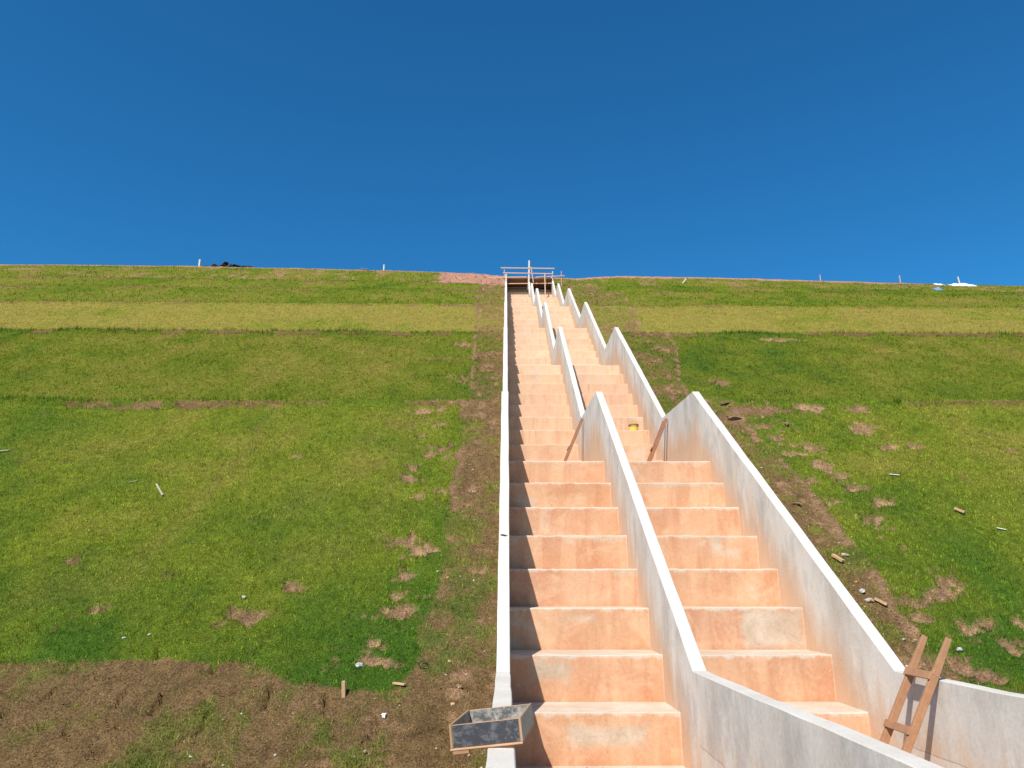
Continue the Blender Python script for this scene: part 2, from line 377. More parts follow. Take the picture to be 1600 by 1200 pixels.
STREAK = [(-5.53, 11.1, -5.14, 15.5, .22, .42), (-5.14, 15.5, -5.2, 16.7, .2, .3), (-3.6, 13.1, -2.4, 14.4, .35, .38), (-3.2, 11.75, -2.6, 11.8, .35, .35),
          (-3.0, 15.0, -2.2, 16.7, .3, .3), (-7.5, 14.6, -9.5, 15.2, .5, .25), (-6.6, 10.9, -5.4, 11.3, .3, .3), (9, 12.5, 10, 14, .5, .2), (-2.2, 12.6, -2.0, 15.6, .3, .25)]
def turf(X, Y):
    """what grows or lies where: bare, pale (of bare soil), dry, red, dead sod"""
    n1 = fbm(X, Y, .9, 5, 1); n2 = fbm(X, Y, .28, 4, 5); n3 = fbm(X * .6, Y, 3.2, 4, 9)
    jl = (fbm(X, Y, .35, 3, 13) - .5) * .22
    # bands up the bank: dryness
    dry = np.interp(Y, [9, 16.5, 17.4, 20.8, 21.2, 27.5, 29.0, 32.2, 32.6, 39.5, 40.2, 43, 50, 54.5, 55, 60.5, 63.5, 70],
                    [.42, .50, .44, .44, .56, .48, .38, .7, 1.0, .98, .88, .60, .60, .52, .54, .52, .62, .62])
    dry = dry + (n3 - .5) * .85 + (n1 - .5) * .75
    dry = dry + sstep(10.8, 9.6, Y) * -.20
    streak = np.zeros_like(X)
    for x0, y0, x1, y1, w0, k in STREAK:
        dx, dy = x1 - x0, y1 - y0
        t = np.clip(((X - x0) * dx + (Y - y0) * dy) / (dx * dx + dy * dy), 0, 1)
        d = np.hypot(X - x0 - t * dx, (Y - y0 - t * dy) * .7) + (n1 - .5) * .5
        streak = np.maximum(streak, k * np.exp(-(d / w0) ** 2))
    dry = dry + streak * .18
    # yellowed sod courses
    course = vnoise(X / 3.2, np.floor((Y + .08 * n2) / .62), 31) - .5
    dry = dry + course * .16 * sstep(22, 30, Y)
    # edges of the berms: rough brown rim
    rim = np.zeros_like(X)
    for yb, w, k in ((17.2, .18, .5), (28.9, .3, .55), (39.8, .35, .45), (50.3, .35, .5), (60.4, .4, .5)):
        rim = np.maximum(rim, np.exp(-((Y - yb + (n1 - .5) * .4) / w) ** 2) * sstep(.40, .60, n1 * .6 + n3 * .4) * k * 1.5)
    # strips beside the walls
    le = np.interp(Y, LY, LX) + jl; re = np.interp(Y, RY, RX) + jl
    strip = np.maximum(sstep(le - .03, le + .03, X) * (X < 2), sstep(re + .03, re - .03, X) * (X > 2))
    track = np.maximum(np.exp(-((X - le - .07) / .06) ** 2) * (X < 2), np.exp(-((X - re + .1) / .09) ** 2) * (X > 2))
    track = track * sstep(9.4, 10, Y) * sstep(56, 40, Y) * sstep(.3, .5, n1 * .6 + n2 * .4)
    strip_bare = strip * np.clip(.66 + (n2 - .5) * 1.7 + (n1 - .5) * 1.3 - .10 * (X > 2) - .22 * sstep(19, 30, Y), 0, 1)
    # worn zone just beyond the strip
    dl = np.where(X < 2, le - X, X - re)
    worn = sstep(1.9, .2, dl) * sstep(-.1, .15, dl) * sstep(.55, .70, fbm(X, Y * 1.7, .3, 5, 59, .7) * .8 + n1 * .2) * sstep(32, 20, Y)
    p, pp = patches(X, Y)
    bench = sstep(.04, -.04, Y - np.interp(X, ELX, ELY) - jl * .25 - (n2 - .5) * .12) * (X < 2) + sstep(9.35, 9.15, Y + jl) * (X > 2)
    green = sstep(.53, .68, fbm(X, Y, .42, 3, 27))
    bench_bare = bench * np.clip(.78 + (n2 - .5) * 1.1 + (n1 - .5) * .8 - .34 * green * (X < 2) - .3 * (X > 2), 0, 1)
    sparse = sstep(.72, .8, fbm(X, Y, .45, 4, 21)) * .8
    crest = sstep(63.8, 66.5, Y) * np.clip(.45 + (n1 - .5) * 2.4 + (n2 - .5), 0, 1) * .6
    redbank = np.maximum(sstep(-7.6, -6.0, X + (n1 - .5) * 2) * (X < 2) * sstep(66.2, 67.2, Y + (n1 - .5)),
                         sstep(70.2, 70.6, Y + (n1 - .5) * .5) * (X > 2) * sstep(50, 36, X))
    redbank = np.maximum(redbank, sstep(70.5, 70.8, Y) * (X < 2) * .7)
    bare = np.maximum.reduce([p, strip_bare, worn, bench_bare, sparse * .6, rim, crest, redbank, track * .85])
    bare = np.clip(bare, 0, 1)
    pale = np.clip(np.maximum.reduce([p * pp * (.55 + .9 * sstep(.35, .65, fbm(X, Y, .09, 3, 67))), worn * .8, track * .45, strip_bare * .45 * sstep(.64, .76, n2), crest * .7]) , 0, 1)
    dead = np.clip(np.maximum.reduce([bench, strip * .9, streak * 1.25]) * (1 - .35 * sstep(18, 26, Y)), 0, 1)
    far = sstep(24, 42, Y)
    crack = cracks(X, Y)
    return dict(y=Y, far=far, crack=crack, bare=bare, pale=pale, dry=np.clip(dry, 0, 1), red=redbank, dead=dead, n1=n1, n2=n2, patch=p)

C_G0 = np.array((.060, .132, .012)); C_G1 = np.array((.176, .208, .018)); C_G2 = np.array((.285, .228, .046))
C_DEAD = np.array((.25, .165, .062)); C_SOIL = np.array((.205, .110, .054)); C_PALE = np.array((.45, .258, .145)); C_RED = np.array((.42, .21, .14))
def lerp(a, b, t): return a + (b - a) * t[:, None]
def grass_col(dry, dead, bare):
    d = np.clip(dry, 0, 1)
    c = lerp(C_G0, C_G1, np.clip(d * 2, 0, 1)); c = lerp(c, C_G2, np.clip(d * 2 - 1, 0, 1))
    return lerp(c, C_DEAD, np.clip(dead * (.30 + .62 * bare), 0, 1))
def ground_col(T):
    g = grass_col(T['dry'], T['dead'], T['bare']) * ((1.0 - .06 * np.clip(T['far'], 0, 1)) * np.interp(T['y'], [0, 18, 22, 29, 32.5, 40, 42, 70], [1, 1, .88, .88, 1.05, 1.05, .84, .84]))[:, None]
    g = lerp(g, C_SOIL * .75, .10 * (1 - T['far']))
    s = lerp(lerp(C_SOIL, np.array((.205, .128, .055)), T['dead'] * .7), C_PALE, T['pale']); s = lerp(s, C_RED, T['red'])
    s = s * (.72 + .56 * T['n2'])[:, None]
    return lerp(g, s, sstep(.25, .8, T['bare']))

def ground_h(X, Y, T=None, fine=True):
    """full surface height"""
    if T is None: T = turf(X, Y)
    near = 1.0
    h = ground0(X, Y)
    h = h + (fbm(X, Y, 2.4, 3, 81) - .5) * .10
    h = h + (fbm(X, Y, .5, 3, 85) - .5) * .05 * (1 + T['bare'])
    h = h + (fbm(X, Y, .11, 4, 88, .62) - .5) * (.014 + .040 * T['bare'])
    h = h - .055 * T['patch'] - .02 * sstep(.5, .9, T['bare'])
    h = h - .17 * T['crack']
    # settle against the walls
    return h

def build_grid(xs, ys):
    X, Y = np.meshgrid(xs, ys)
    sh = X.shape
    X = X.ravel(); Y = Y.ravel()
    T = turf(X, Y)
    Z = ground_h(X, Y, T)
    C = ground_col(T)
    n, mcols = sh
    idx = np.arange(n * mcols).reshape(sh)
    q = np.stack([idx[:-1, :-1], idx[:-1, 1:], idx[1:, 1:], idx[1:, :-1]], -1).reshape(-1, 4)
    return np.stack([X, Y, Z], 1), q, C, T['bare']

def arange_seg(segs):
    out = []
    for a, b, d in segs:
        n = max(1, int(round((b - a) / d)))
        out += list(a + (b - a) * np.arange(n) / n)
    out.append(segs[-1][1])
    return np.array(out)

ys = arange_seg([(-700, -60, 80), (-60, -4, 2.0), (-4, 3.4, .25), (3.4, 7.4, .2), (7.4, 9.9, .016), (9.9, 17.4, .055), (17.4, 21.2, .12), (21.2, 29.3, .09), (29.3, 32.4, .25),
                 (32.4, 40.3, .16), (40.3, 43, .3), (43, 51, .2), (51, 55, .4), (55, 61, .25), (61, 64, .4), (64, 72, .2), (72, 80, .8), (80, 140, 10), (140, 700, 140)])
xl = arange_seg([(-600, -70, 60), (-70, -30, 1.2), (-30, -16, .3), (-16, -8, .09), (-8, XL - .004, .034)])
xr = arange_seg([(XR + .004, 9, .045), (9, 16, .085), (16, 30, .3), (30, 70, 1.2), (70, 600, 60)])
parts = [build_grid(xl, ys), build_grid(xr, ys)]
# crest and lower ground between the walls
parts.append(build_grid(arange_seg([(XL - .004, XR + .004, .25)]), arange_seg([(71.6, 80, .6), (80, 140, 10), (140, 700, 140)])))
parts.append(build_grid(arange_seg([(XL - .004, XR + .004, .5)]), arange_seg([(-700, -60, 80), (-60, -40, 5)])))

def fast_mesh(name, V, Q, C, mat, extra=None, k=4):
    me = bpy.data.meshes.new(name)
    nv, nf = len(V), len(Q)
    me.vertices.add(nv); me.loops.add(nf * k); me.polygons.add(nf)
    me.vertices.foreach_set('co', np.asarray(V, np.float32).ravel())
    me.loops.foreach_set('vertex_index', np.asarray(Q, np.int32).ravel())
    me.polygons.foreach_set('loop_start', np.arange(0, nf * k, k, dtype=np.int32))
    me.polygons.foreach_set('use_smooth', np.ones(nf, bool))
    at = me.attributes.new('Col', 'FLOAT_COLOR', 'POINT')
    at.data.foreach_set('color', np.concatenate([C, np.ones((nv, 1))], 1).astype(np.float32).ravel())
    if extra is not None:
        a2 = me.attributes.new('bare', 'FLOAT', 'POINT'); a2.data.foreach_set('value', extra.astype(np.float32))
    me.update(calc_edges=True)
    me.materials.append(mat)
    o = bpy.data.objects.new(name, me); COL.objects.link(o)
    return o

def mat_ground():
    m, nt, b = new_mat('turf_and_soil')
    N = NT(nt); P = N.coords()
    c = N.attr('Col').outputs['Color']; bare = N.attr('bare').outputs['Fac']
    f1 = N.noise(P, 9, 6, .7); f2 = N.noise(P, 42, 5, .7); f3 = N.noise(P, 2.2, 5, .65)
    c = N.mix(c, N.ramp(f1, [(.3, .62), (.7, 1.32)]), .8, 'MULTIPLY')
    c = N.mix(c, N.ramp(f2, [(.36, .35), (.64, 1.6)]), .75, 'MULTIPLY')
    c = N.mix(c, N.ramp(f3, [(.3, .82), (.7, 1.16)]), .8, 'MULTIPLY')
    N.l(c, b.inputs['Base Color'])
    b.inputs['Roughness'].default_value = 1.0
    b.inputs['Specular IOR Level'].default_value = .05
    N.bump(N.math('ADD', f2, N.math('MULTIPLY', f1, 1.2)), 1.0, .05, b.inputs['Normal'])
    return m
M_GROUND = mat_ground()

off = 0; VV = []; QQ = []; CC = []; BB = []
for V, Q, C, B in parts:
    VV.append(V); QQ.append(Q + off); CC.append(C); BB.append(B); off += len(V)
hill = fast_mesh('hillside', np.concatenate(VV), np.concatenate(QQ), np.concatenate(CC), M_GROUND, np.concatenate(BB))
tag(hill, 'terraced embankment of patchy turf and bare reddish soil rising to the crest', 'hillside', kind='structure')

# ------------------------------------------------------------------ grass blades (stuff)
def mat_grass():
    m, nt, b = new_mat('grass_blade')
    N = NT(nt)
    c = N.attr('Col').outputs['Color']
    nt.nodes.remove(b)
    d = N.n('ShaderNodeBsdfDiffuse'); t = N.n('ShaderNodeBsdfTranslucent'); mx = N.n('ShaderNodeMixShader')
    mx.inputs[0].default_value = .35
    N.l(c, d.inputs[0]); N.l(N.mix(c, (1.15, 1.15, .55), 1.0, 'MULTIPLY'), t.inputs[0])
    N.l(d.outputs[0], mx.inputs[1]); N.l(t.outputs[0], mx.inputs[2])
    out = [n for n in nt.nodes if n.type == 'OUTPUT_MATERIAL'][0]
    N.l(mx.outputs[0], out.inputs[0])
    return m
M_GRASS = mat_grass()

def blades(x0, x1, y0, y1, dens, hgt, wid, fan):
    area = (x1 - x0) * (y1 - y0)
    n = int(area * dens)
    X = RNG.uniform(x0, x1, n); Y = RNG.uniform(y0, y1, n)
    keep = np.abs(X) < .78 * Y + 2.0
    X, Y = X[keep], Y[keep]
    T = turf(X, Y)
    p = (1 - sstep(.35, .85, T['bare'])) * .97 + .03
    p = np.maximum(p, T['dead'] * .75 * (1 - T['patch']))
    p = np.where(T['patch'] > .5, .07, p)
    p = p * (1 - .97 * T['red'])
    clump = fbm(X, Y, .10, 2, 301)
    p = p * (.45 + .95 * sstep(.3, .6, clump))
    p = p * (1 - sstep(.1, .5, T['crack']))
    k = RNG.random(len(X)) < p
    X, Y, clump = X[k], Y[k], clump[k]
    T = {a: v[k] for a, v in T.items()}
    n = len(X)
    Z = ground_h(X, Y, T)
    dead = T['dead'] * sstep(.3, .8, T['bare'])
    H = hgt * (.45 + .9 * RNG.random(n)) * (.6 + .8 * clump) * (1 - .55 * dead) * (1 - .25 * sstep(.5, 1, T['dry']))
    # tall lush rims round the worn places
    eg = np.zeros(n)
    for yb in (17.3, 29.1, 40.0):
        eg = np.maximum(eg, np.exp(-((Y - yb + .12) / .2) ** 2))
    eg = eg * sstep(.42, .6, fbm(X, Y * 0, 1.6, 3, 331)) * (1 - T['dead'])
    H = H * (1 + .65 * eg)
    rimg = eg * .9 + sstep(.12, .3, T['bare']) * sstep(.55, .35, T['bare']) * (1 - T['dead'])
    H = H * (1 + .5 * rimg)
    a = RNG.uniform(0, 2 * np.pi, n); lean = RNG.uniform(.1, 1.0, n)
    lx = np.cos(a) * lean * H; ly = np.sin(a) * lean * H - .15 * H
    b = a + np.pi / 2 + RNG.uniform(-.6, .6, n)
    w = wid * (.6 + .8 * RNG.random(n))
    bx = np.cos(b) * w / 2; by = np.sin(b) * w / 2
    base = np.stack([X, Y, Z - .006], 1)
    tip = base + np.stack([lx, ly, H], 1)
    sd = np.stack([bx, by, np.zeros(n)], 1)
    V = np.stack([base - sd, base + sd, tip], 1).reshape(-1, 3)
    dr = T['dry'] + RNG.normal(0, .13, n) - .28 * rimg
    C = grass_col(np.clip(dr, 0, 1), np.maximum(T['dead'], T['patch']), np.clip(T['bare'] + .12 + RNG.normal(0, .22, n), 0, 1))
    cl = fbm(X, Y, .045 + .0016 * float(np.mean(Y)), 2, 311)
    C = C * ((.58 + .84 * RNG.random(n)) * (.84 + .96 * sstep(.25, .75, cl)) * float(np.interp(np.mean(Y), [8.5, 11, 15, 25, 36, 55], [1.12, 1.30, 1.24, .86, .90, .74])))[:, None]
    C3 = np.repeat(C, 3, 0)
    F = np.arange(n * 3).reshape(-1, 3)
    return V, F, C3

gv = []; gf = []; gc = []; off = 0
for args in ((-8.5, XL, 7.7, 9.2, 3000, .045, .009, 1), (XR, 12, 7.5, 9.2, 2200, .045, .010, 1),
             (-16, XL, 9.2, 12.5, 2700, .042, .0085, 1), (XR, 17, 9.2, 12.5, 2700, .042, .0085, 1),
             (-17, XL, 12.5, 17.45, 1700, .044, .0105, 1), (XR, 18, 12.5, 17.45, 1700, .044, .0105, 1),
             (-26, XL, 20.8, 29.2, 720, .055, .016, 1), (XR, 27, 20.8, 29.2, 720, .055, .016, 1),
             (-36, XL, 32.2, 40.1, 230, .065, .022, 1), (XR, 37, 32.2, 40.1, 230, .065, .022, 1),
             (-60, XL, 42.8, 71, 60, .085, .05, 1), (XR, 60, 42.8, 71, 60, .085, .05, 1)):
    V, F, C = blades(*args)
    gv.append(V); gf.append(F + off); gc.append(C); off += len(V)
grass = fast_mesh('grass', np.concatenate(gv), np.concatenate(gf), np.concatenate(gc), M_GRASS, None, 3)
tag(grass, 'short green and straw-coloured turf grass covering the bank', 'grass', kind='stuff')
print('blades', off // 3)

# loose soil crumbs (stuff)
def crumbs(x0, x1, y0, y1, dens, r0, r1):
    n = int((x1 - x0) * (y1 - y0) * dens)
    X = RNG.uniform(x0, x1, n); Y = RNG.uniform(y0, y1, n)
    T = turf(X, Y)
    k = RNG.random(n) < sstep(.45, .9, T['bare']) * (.25 + .75 * sstep(.45, .65, T['n2'])) * (1 - .6 * T['red'])
    X, Y = X[k], Y[k]; T = {a: v[k] for a, v in T.items()}; n = len(X)
    Z = ground_h(X, Y, T)
    r = r0 + (r1 - r0) * RNG.random(n) ** 3.5
    base = np.array([(1, 0, 0), (-1, 0, 0), (0, 1, 0), (0, -1, 0), (0, 0, .8), (0, 0, -.8)], float)
    V = base[None] * (1 + RNG.uniform(-.4, .4, (n, 6, 1))) + RNG.uniform(-.25, .25, (n, 6, 3))
    a = RNG.uniform(0, 6.28, n); ca, sa = np.cos(a)[:, None], np.sin(a)[:, None]
    V = np.stack([V[..., 0] * ca - V[..., 1] * sa, V[..., 0] * sa + V[..., 1] * ca, V[..., 2]], -1)
    V = V * r[:, None, None] + np.stack([X, Y, Z + r * .25], 1)[:, None, :]
    f = np.array([(0, 2, 4), (2, 1, 4), (1, 3, 4), (3, 0, 4), (2, 0, 5), (1, 2, 5), (3, 1, 5), (0, 3, 5)])
    F = (np.arange(n)[:, None, None] * 6 + f[None]).reshape(-1, 3)
    C = lerp(lerp(np.tile(C_SOIL, (n, 1)), C_PALE, np.clip(T['pale'], 0, 1)), C_RED, T['red']) * (.95 + .75 * RNG.random(n))[:, None]
    return V.reshape(-1, 3), F, np.repeat(C, 6, 0)
cv = []; cf = []; cc = []; off = 0
for a in ((-7.5, XL, 8.0, 9.7, 900, .003, .015), (-1.3, XL, 9.6, 17.4, 700, .003, .020), (-4.5, -1.2, 9.6, 17.4, 700, .003, .018), (XR, 6.6, 9.2, 17.4, 700, .003, .020), (6.6, 9.5, 9.2, 17.4, 600, .003, .018),
          (-1.6, XL, 20.9, 30, 250, .008, .03), (XR, 7, 20.9, 30, 200, .008, .03), (-7, XL, 65.5, 71, 40, .04, .12)):
    V, F, C = crumbs(*a); cv.append(V); cf.append(F + off); cc.append(C); off += len(V)
cr = fast_mesh('soil_crumbs', np.concatenate(cv), np.concatenate(cf), np.concatenate(cc), M_GROUND, np.ones(off), 3)
cr.data.polygons.foreach_set('use_smooth', np.zeros(len(cr.data.polygons), bool))
tag(cr, 'loose brown soil crumbs lying on the bare ground', 'soil', kind='stuff')

# ------------------------------------------------------------------ spillway walls
WALL = [(-46, -27.6), (-4, -.9), (9.15, -.9), (17.35, 4.62), (20.9, 4.78), (29.15, 10.53), (32.3, 10.6), (40.05, 16.0), (42.9, 16.06),
        (50.5, 21.23), (54.9, 21.72), (60.7, 26.0), (63.6, 25.95), (69.3, 30.5)]
def wall_top(Y): return float(np.interp(Y, [a for a, _ in WALL], [b for _, b in WALL]))

def make_wall(name, x0, x1, prof, label, seed):
    rnd = random.Random(seed)
    st = []
    for i in range(len(prof) - 1):
        (ya, za), (yb, zb) = prof[i], prof[i + 1]
        n = max(1, int(round((yb - ya) / (.45 if ya > -5 else 4))))
        for j in range(n):
            t = j / n; st.append((ya + (yb - ya) * t, za + (zb - za) * t, i))
    st.append((*prof[-1], len(prof) - 2))
    c = .008; bot = 4.5
    V = []; dep = []
    for (y, z, s) in st:
        j = [rnd.uniform(-1, 1) for _ in range(6)]
        zt = z + j[0] * .005; a = x0 + j[1] * .004; b = x1 + j[2] * .004
        V += [(x0, y, z - bot), (a, y, zt - c), (a + c, y, zt), (b - c, y, zt + j[3] * .003), (b, y, zt - c), (x1, y, z - bot)]
        dep += [bot, 0, 0, 0, 0, bot]
    F = []; mi = []; seg = []
    for i in range(len(st) - 1):
        o = i * 6; p = o + 6
        for k in range(5):
            F.append((o + k, o + k + 1, p + k + 1, p + k)); mi.append(1 if k in (1, 2, 3) else 0); seg.append(st[i][2])
    F.append((0, 5, 4, 3, 2, 1)); mi.append(0); seg.append(0)
    e = (len(st) - 1) * 6
    F.append((e, e + 1, e + 2, e + 3, e + 4, e + 5)); mi.append(0); seg.append(st[-1][2])
    o = mesh_obj(name, V, F, [M_WALL, M_COPE])
    me = o.data
    bm = bmesh.new(); bm.from_mesh(me)
    bmesh.ops.recalc_face_normals(bm, faces=bm.faces); bm.to_mesh(me); bm.free()
    me.polygons.foreach_set('material_index', mi)
    at = me.attributes.new('depth', 'FLOAT', 'POINT'); at.data.foreach_set('value', dep)
    sr = [rnd.random() for _ in range(40)]
    at = me.attributes.new('seg', 'FLOAT', 'FACE'); at.data.foreach_set('value', [sr[s] for s in seg])
    tag(o, label, 'wall')
    return o

TH = .16
make_wall('channel_wall', XL, XL + TH, WALL, 'leftmost low concrete wall with pale top running straight up beside the brown soil strip', 1)
CW = [(a, b) for a, b in WALL[:-1]] + [(67.6, 29.1)]
make_wall('channel_wall', 2.165, 2.325, CW, 'middle saw-toothed concrete wall dividing the two stepped channels', 2)
make_wall('channel_wall', 4.5, 4.66, WALL, 'right saw-toothed concrete wall between the steps and the right-hand lawn', 3)

# ------------------------------------------------------------------ stepped channels
NOSE = []      # (Y, z) of each nosing, bottom to top
def flight(y0, z0, n, dy, dz):
    for k in range(n): NOSE.append((y0 + k * dy, z0 + k * dz))
for k in range(34): NOSE.append((-43.8 + k * 1.2, -28.3 + k * .775))
flight(9.05, -2.06, 9, .9, .6)             # ends at bench floor 2.74 @16.25
flight(21.15, 3.59, 9, .9, .63)            # ends 8.63 @28.35
flight(32.9, 9.69, 8, .9, .63)             # ends 14.1 @39.2
flight(43.5, 14.9, 8, .9, .664)             # ends 19.55 @49.8
flight(54.3, 20.29, 8, .9, .62)
flight(64.2, 25.3, 7, .9, .64)
ENDY = 72.0
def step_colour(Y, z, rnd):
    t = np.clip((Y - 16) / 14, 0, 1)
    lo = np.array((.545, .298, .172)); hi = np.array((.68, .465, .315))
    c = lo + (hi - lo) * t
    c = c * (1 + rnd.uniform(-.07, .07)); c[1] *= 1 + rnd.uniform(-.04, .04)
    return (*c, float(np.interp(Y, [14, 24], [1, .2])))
B0 = 34 + 1           # index of the nosing at Y = 9.95
CEMENT = {(5, B0): (.15, .55, -.27, .17), (6, B0 + 2): (.62, .52, -.3, .33), (6, B0 + 6): (.2, 1.2, -.02, .09), (5, B0 + 1): (-.5, .3, -.2, .2),
          (5, B0 + 4): (.75, .3, -.03, .1), (6, B0 + 4): (.35, .14, -.15, .2), (5, B0 + 3): (.85, .2, -.03, .12), (6, B0 - 1): (.6, .5, -.03, .1)}
def make_steps(x0, x1, label, seed):
    rnd = random.Random(seed)
    root = empty('stepped_channel', ((x0 + x1) / 2, 9.05, -2.66))
    tag(root, label, 'steps')
    cx = (x0 + x1) / 2; hw = (x1 - x0) / 2 + .012
    NX = 40
    for i, (Y, z) in enumerate(NOSE):
        Y2 = NOSE[i + 1][0] + .04 if i + 1 < len(NOSE) else ENDY
        zprev = NOSE[i - 1][1] if i else z - .8
        znext_up = .0
        if Y2 - Y > 2.5 and Y > 0: znext_up = .18
        hb = z - zprev + .12
        V = []
        lip = rnd.uniform(.004, .012)
        ph = rnd.uniform(0, 50)
        for j in range(NX + 1):
            x = -hw + 2 * hw * j / NX
            a = mnoise.noise(Vector((x * 2.3 + ph, ph, 0))) * .010 + mnoise.noise(Vector((x * 9 + ph, ph, 3))) * .008
            c = mnoise.noise(Vector((x * 1.7 + ph, 9, ph))) * .010
            bulge = mnoise.noise(Vector((x * 1.3 + ph, 5, ph))) * .008
            V += [(x, bulge, -hb), (x, bulge * .6, -.3), (x, c, -lip * 1.6 + a), (x, c + lip, a), (x, .18, a * .3), (x, Y2 - Y, znext_up), (x, Y2 - Y, -hb)]
        F = []
        for j in range(NX):
            o = j * 7; p = o + 7
            for k in range(6): F.append((o + k, p + k, p + k + 1, o + k + 1))
            F.append((o + 6, p + 6, p, o))
        F.append(tuple(range(6, -1, -1)))
        e = NX * 7; F.append(tuple(e + k for k in range(7)))
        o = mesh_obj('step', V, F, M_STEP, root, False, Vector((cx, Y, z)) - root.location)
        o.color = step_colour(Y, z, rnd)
        o['half_width'] = hw
        px, pw, pz, ph_ = 0., -1., -.3, -1.
        if (seed, i) in CEMENT: px, pw, pz, ph_ = CEMENT[(seed, i)]
        elif Y > 10 and rnd.random() < .3: px, pw, pz, ph_ = rnd.uniform(-.9, .9), rnd.uniform(.08, .4), rnd.uniform(-.45, -.02), rnd.uniform(.04, .14)
        o['patch_x'] = px; o['patch_width'] = pw; o['patch_z'] = pz; o['patch_height'] = ph_
    return root
make_steps(XL + TH, 2.165, 'left channel of dusty orange concrete steps with the dark saw-tooth shadow along its left side', 5)
make_steps(2.325, 4.5, 'right channel of dusty orange concrete steps between the middle and right walls', 6)

# ------------------------------------------------------------------ mortar box balanced on the left wall
s = 1.113
rx = Matrix.Rotation(-.1401, 4, 'Z') @ Matrix.Rotation(-.1166, 4, 'Y')
bc = Vector((-.0592 * s, 4.6 * s, -.8066 * s))
L, W, H = .3933 * s, .536 * s, .1288 * s
box = empty('mortar_box', bc)
box.rotation_euler = rx.to_euler()
tag(box, 'open wooden mortar box with black mortar-smeared sides balanced on the left wall', 'mortar box')
def bxm(name, lo, hi, mat, parent, skew=None):
    bm = bmesh.new()
    bmesh.ops.create_cube(bm, size=1)
    for v in bm.verts:
        v.co = Vector([lo[i] + (hi[i] - lo[i]) * (v.co[i] + .5) for i in range(3)])
    bmesh.ops.bevel(bm, geom=list(bm.edges), offset=.0025, segments=1, affect='EDGES')
    return bm_obj(name, bm, mat, parent)
t = .014
def panel(name, lo, hi, film_axis):
    """plywood: raw edges, film on the two big faces"""
    o = bxm(name, lo, hi, [M_WOODE, M_PLYO, M_PLYI, M_WOODG], box)
    for p in o.data.polygons:
        if abs(p.normal[film_axis]) > .9:
            inner = (p.normal[film_axis] > 0) == (lo[film_axis] < 0)
            p.material_index = 2 if inner else 1
    return o
panel('side_panel', (-L / 2 + t + .001, -W / 2, .013), (L / 2 - t - .001, -W / 2 + t, H - .003), 1)
panel('side_panel', (-L / 2 + t + .001, W / 2 - t, .013), (L / 2 - t - .001, W / 2, H - .003), 1)
o = panel('end_panel', (-L / 2, -W / 2 - .004, .012), (-L / 2 + t, W / 2 + .004, H), 0)
o = panel('end_panel', (L / 2 - t, -W / 2 - .004, .012), (L / 2, W / 2 + .004, H), 0)
for p in o.data.polygons:
    if p.normal[0] > .9: p.material_index = 3
bxm('base_board', (-L / 2 - .004, -W / 2 - .012, 0), (L / 2 - .002, W / 2 + .01, .0115), M_WOODP, box)
bxm('batten', (-L / 2 + .012, -W / 2 - .008, -.022), (-L / 2 + .11, -W / 2 + .035, -.0005), M_WOOD, box)
bxm('batten', (L / 2 - .19, -W / 2 + .004, -.016), (L / 2 - .03, W / 2 - .03, -.0005), M_WOOD, box)

# ------------------------------------------------------------------ timber trestles leaning on the walls
def trestle(top, foot, dy, ext, label, rungs, lw=.075, group=None, mat=None):
    mat = mat or M_WOOD
    top = Vector(top); foot = Vector(foot)
    d = (top - foot); tip = top + d.normalized() * ext
    root = empty('trestle', foot)
    tag(root, label, 'trestle', group)
    up = Vector((0, 1, 0)).cross(d).normalized()
    if up.x > 0: up = -up
    up = up
    for sgn in (0, 1):
        offv = Vector((0, dy * sgn, 0))
        bm = bmesh.new()
        bm_beam(bm, foot + offv - foot, top + offv - foot + Vector((0, 0, .0)), lw * .62, lw, up, .004)
        a = top + offv - foot; b_ = tip + offv - foot
        bm_beam(bm, a - d.normalized() * .0, b_, lw * .62 + .0006, lw + .0006, up, .004, .72)
        bm_obj('leg', bm, mat, root)
    for f in rungs:
        c = foot + d * f - foot
        n = up * (lw / 2 + .0115)
        beam('rung', c + n + Vector((0, -.026, 0)), c + n + Vector((0, dy + .026, 0)), .082, .022, mat, root, up, .003)
    return root
# foot carries to the bench floor; contact on the inner top edge of the wall
trestle((4.455, 8.22, -.86), (3.50, 8.30, -2.655), .46, .42, 'wooden trestle leaning against the right wall in the foreground', (.99, .695, .48), .078)
trestle((2.118, 20.15, 4.58), (1.42, 20.05, 2.93), .32, .01, 'timber trestle leaning on the middle wall at the first landing', (.5, .15), .085, None, M_WOODR)
trestle((4.452, 20.15, 4.58), (3.72, 20.05, 2.93), .32, .01, 'timber trestle leaning on the right wall at the first landing, near the yellow bucket', (.5, .15), .085, None, M_WOODR)

# ------------------------------------------------------------------ yellow bucket
def lathe(name, prof, mat, parent, loc, seg=32):
    V = []; F = []
    for (r, z) in prof:
        for k in range(seg):
            a = 2 * math.pi * k / seg; V.append((r * math.cos(a), r * math.sin(a), z))
    for i in range(len(prof) - 1):
        for k in range(seg):
            k2 = (k + 1) % seg
            F.append((i * seg + k, i * seg + k2, (i + 1) * seg + k2, (i + 1) * seg + k))
    F.append(tuple(range(seg - 1, -1, -1)))
    F.append(tuple((len(prof) - 1) * seg + k for k in range(seg)))
    return mesh_obj(name, V, F, mat, parent, True, loc)
bk = empty('bucket', (4.13, 23.55, 4.853))
tag(bk, 'yellow plastic bucket standing on a step of the right channel', 'bucket')
lathe('body', [(.135, 0), (.14, .01), (.155, .27), (.157, .3), (.150, .3), (.135, .02), (.02, .018)], M_YELLOW, bk, (0, 0, 0))
